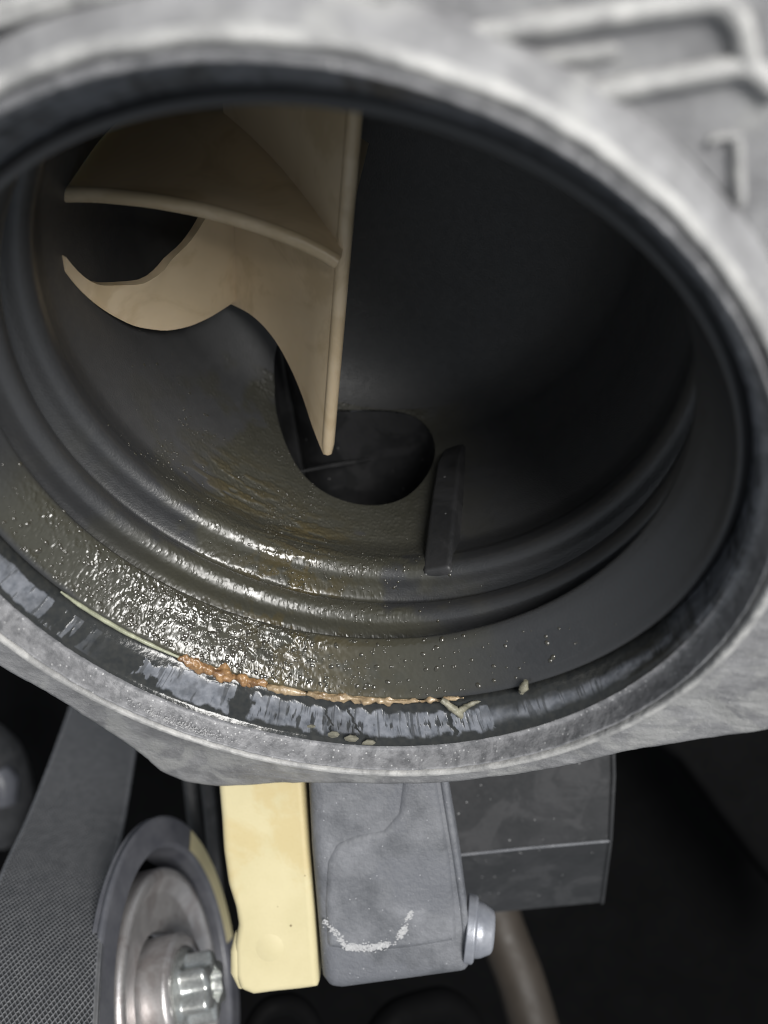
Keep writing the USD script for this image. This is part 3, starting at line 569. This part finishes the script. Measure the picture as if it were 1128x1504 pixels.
br = thing('dark_bracket', 'dull black folded plastic bracket behind and right of the grey clip', 'bracket', world(at(780, 1220, 150)))
def panel(name, quad, thick, m, parent, nx=12):
    a, b, c, e_ = [np.asarray(q_) for q_ in quad]; n = nx
    G = np.array([[(a * (1 - i) + e_ * i) * (1 - j) + (b * (1 - i) + c * i) * j for j in np.linspace(0, 1, n)] for i in np.linspace(0, 1, n)])
    du, dv = np.gradient(G, axis=0), np.gradient(G, axis=1); N = np.cross(du, dv); N /= np.linalg.norm(N, axis=2, keepdims=True)
    N *= np.sign(N[..., 2:3])
    v = np.vstack([G.reshape(-1, 3), (G + N * thick).reshape(-1, 3)]); f = grid_faces(n, n); bb = np.r_[np.arange(n), np.arange(1, n) * n + n - 1, (n - 1) * n + np.arange(n - 2, -1, -1), np.arange(n - 2, 0, -1) * n]; nb = np.roll(bb, -1)
    ms = trimesh.Trimesh(v, np.vstack([f, f[:, ::-1] + n * n, np.c_[bb, bb + n * n, nb + n * n], np.c_[bb, nb + n * n, nb]]), process=False); trimesh.repair.fix_normals(ms)
    return put(name, W(ms), m, parent, smooth=30)
panel('upper_panel', [at(600, 1080, 140), at(899, 1060, 140), at(896, 1234, 147), at(600, 1262, 147)], 2, m_black, br)
panel('lower_panel', [at(600, 1264, 147.2), at(895, 1236, 147.2), at(884, 1325, 165), at(600, 1352, 165)], 2, m_black, br)
put('fold_line', W(tube_mm([at(672, 1256, 146.9), at(780, 1245, 146.9), at(895, 1235, 146.9)], .25, 8)), m_clip, br)
put('end_rim', W(tube_mm([at(899, 1060, 140), at(901, 1140, 143), at(896, 1234, 147), at(884, 1325, 165)], .45, 8)), m_black, br)

# drive belt: dark ribbon whose woven back is pitted in a diamond grid
bl = thing('drive_belt', 'wide dark grey drive belt with a fine diamond weave, at the left below the housing', 'belt', world(at(80, 1300, 140)))
cl = interp([at(208, 1040, 222), at(200, 1095, 200), at(190, 1160, 178), at(177, 1235, 157), at(160, 1310, 140), at(149, 1400, 125), at(143, 1504, 113), at(140, 1640, 101)], np.linspace(0, 1, 900))
acr = np.array([-1, -.17, .10]); acr /= np.linalg.norm(acr)
lens = np.r_[0, np.cumsum(np.linalg.norm(np.diff(cl, axis=0), axis=1))]
us = np.linspace(0, 20.5, 190)
U_, V2 = np.meshgrid(us, lens)
tan = np.gradient(cl, axis=0); tan /= np.linalg.norm(tan, axis=1, keepdims=True); nb_ = np.cross(tan, acr); nb_ /= np.linalg.norm(nb_, axis=1, keepdims=True); nb_ *= np.sign(-nb_[:, 2:3])
ca, cb = (U_ * 1.0 + V2 * .62), (U_ * 1.0 - V2 * .62)
pit = sstep(.22, .5, np.abs(((ca / .8) % 1) - .5) * 0 + np.minimum(np.abs(np.sin(np.pi * ca / .8)), np.abs(np.sin(np.pi * cb / .8))))
pit *= sstep(.6, .9, U_) * sstep(.6, .9, 20.5 - U_)
rnd = np.minimum(U_, 20.5 - U_); edge = .5 * (1 - sstep(0, .7, rnd))
G = cl[:, None] + U_[..., None] * acr - nb_[:, None] * (.16 * pit + edge)[..., None]
put('belt_face', (world(G.reshape(-1, 3)), grid_faces(900, 190)), m_belt, bl, attrs={'pit': pit.ravel()})
Gs = np.stack([cl - nb_ * (.5 + .0) - acr * .02, cl - nb_ * .9 - acr * .25, cl - nb_ * 1.6 - acr * .3, cl - nb_ * 3.4 - acr * .2, cl - nb_ * 4.2 + acr * .5], 1)
put('belt_edge', (world(Gs.reshape(-1, 3)), grid_faces(900, 5)), m_clip, bl, smooth=60)
Gb = np.stack([cl - nb_ * 4.2 + acr * .5, cl - nb_ * 4.2 + acr * 20, cl - nb_ * .5 + acr * 20.5], 1)
put('belt_back', (world(Gb.reshape(-1, 3)), grid_faces(900, 3)), m_black, bl, smooth=30)

pax = np.array([.97, -.245, -.075]); pax /= np.linalg.norm(pax); po = at(267, 1456, 150); KS = .885
pu = thing('idler_pulley', 'steel idler pulley with a dark rim and bolted hub, lower left beside the belt', 'pulley', world(po))
def ks(p): return [(a_ * KS, b_ * KS) for a_, b_ in p]
put('rim', lathe(fillet(ks([(28.5, -9), (33.0, -3.4), (35.9, -2.6), (36.4, -2.1), (35.5, -1.7), (36.2, -1.2), (36.4, -.4), (35.6, 0), (30.2, 0), (29.4, -.8), (28.5, -9)]), .35), pax, po, 180), m_pulley, pu)
put('web', lathe(fillet(ks([(28.6, -8.5), (26, -9), (25, -9)]), .3), pax, po, 120), m_dark, pu)
put('inner_ring', lathe(fillet(ks([(25.4, -9), (25.4, -2.2), (24.8, -1.2), (23.4, -1.0), (22.4, -2.0), (20.5, -3.6), (15, -4.6), (12.6, -4.6), (12.6, -8)]), .45), pax, po, 160), m_steel, pu)
put('hub', lathe(fillet(ks([(11.4, -8), (11.4, .8), (10.6, 1.6), (9.2, 1.6), (8.6, .6), (4, .6)]), .4), pax, po, 120), m_steel, pu)
a = pax; u = np.cross(a, [0, 1, .2]); u /= np.linalg.norm(u); w_ = np.cross(a, u)
th = np.arange(120) * 2 * np.pi / 120
def lobed(rad, amp): return (rad + amp * np.cos(6 * th + .5)) * KS
rows = [(lobed(8.2, 0), .7), (lobed(8.2, 0), 1.6), (lobed(6.9, .2), 2.0), (lobed(6.0, .85), 2.4), (lobed(5.9, .95), 7.0), (lobed(5.4, .8), 7.7), (lobed(3.2, .3), 7.9), (lobed(2.9, .2), 6.2), (lobed(.05, 0), 6.0)]
v = np.vstack([po + h * KS * a + (np.cos(th)[:, None] * u + np.sin(th)[:, None] * w_) * rr[:, None] for rr, h in rows])
put('bolt', (world(v), grid_faces(len(rows), 120, True)), m_zinc, pu, smooth=45)
# a stripe of yellow paint on the rim's face, upper right
def pang(x, y):
    D = np.array([(x - PW / 2) / FPX, (y - PH / 2) / FPX, 1.0]); q_ = D * (po @ pax) / (D @ pax) - po; return math.atan2(q_ @ w_, q_ @ u)
a0, a1 = pang(280, 1212), pang(340, 1378)
if a1 - a0 > math.pi: a1 -= 2 * math.pi
if a0 - a1 > math.pi: a0 -= 2 * math.pi
av = np.linspace(a0, a1, 60); rv = np.array([30.6, 30.9, 35.2, 35.5]) * KS; hv = np.array([.02, .10, .10, .02])
Gp = po + hv[None, :, None] * a + rv[None, :, None] * (np.cos(av)[:, None, None] * u + np.sin(av)[:, None, None] * w_)
put('paint_stripe', (world(Gp.reshape(-1, 3)), grid_faces(60, 4)), m_tab, pu, smooth=40, label='yellow paint stripe on the upper right of the dark rim')

hs = [(at(275, 1120, 190), at(282, 1180, 190), at(300, 1300, 196), at(330, 1520, 205)), (at(300, 1120, 185), at(308, 1185, 187), at(318, 1300, 192), at(345, 1520, 200))]
for k, (h_, lab) in enumerate(zip(hs, ('thin dark hose behind the pulley, the left of two', 'thin dark hose behind the pulley, next to the yellow tab'))):
    put('dark_hose', W(tube_mm(interp(h_, np.linspace(0, 1, 30)), 1.6, 12)), m_black, None, smooth=60, label=lab, cat='hose')
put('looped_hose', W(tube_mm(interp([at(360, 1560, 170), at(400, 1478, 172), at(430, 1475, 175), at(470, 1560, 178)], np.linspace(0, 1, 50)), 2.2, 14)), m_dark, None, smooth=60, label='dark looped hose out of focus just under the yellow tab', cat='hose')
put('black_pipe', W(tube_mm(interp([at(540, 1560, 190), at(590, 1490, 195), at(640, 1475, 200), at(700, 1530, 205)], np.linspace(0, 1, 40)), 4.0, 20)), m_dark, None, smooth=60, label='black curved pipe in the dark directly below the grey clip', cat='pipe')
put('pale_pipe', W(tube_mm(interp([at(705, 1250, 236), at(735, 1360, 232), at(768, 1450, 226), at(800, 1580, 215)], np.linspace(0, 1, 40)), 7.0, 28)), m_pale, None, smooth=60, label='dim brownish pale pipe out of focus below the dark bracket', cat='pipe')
fx = thing('engine_fitting', 'blurred grey metal fitting in the dark at the left edge, beyond the belt', 'fitting', world(at(5, 1130, 270)))
put('fitting_body', W(tube_mm(interp([at(-40, 1090, 260), at(-5, 1120, 265), at(8, 1165, 268), at(-10, 1220, 270)], np.linspace(0, 1, 24)), [9, ] * 24, 20)), m_black, fx, smooth=60)
put('fitting_cap', W(tube_mm([at(-6, 1135, 255), at(4, 1150, 255), at(6, 1180, 255)], [4, 5, 4], 18)), m_pulley, fx, smooth=60)
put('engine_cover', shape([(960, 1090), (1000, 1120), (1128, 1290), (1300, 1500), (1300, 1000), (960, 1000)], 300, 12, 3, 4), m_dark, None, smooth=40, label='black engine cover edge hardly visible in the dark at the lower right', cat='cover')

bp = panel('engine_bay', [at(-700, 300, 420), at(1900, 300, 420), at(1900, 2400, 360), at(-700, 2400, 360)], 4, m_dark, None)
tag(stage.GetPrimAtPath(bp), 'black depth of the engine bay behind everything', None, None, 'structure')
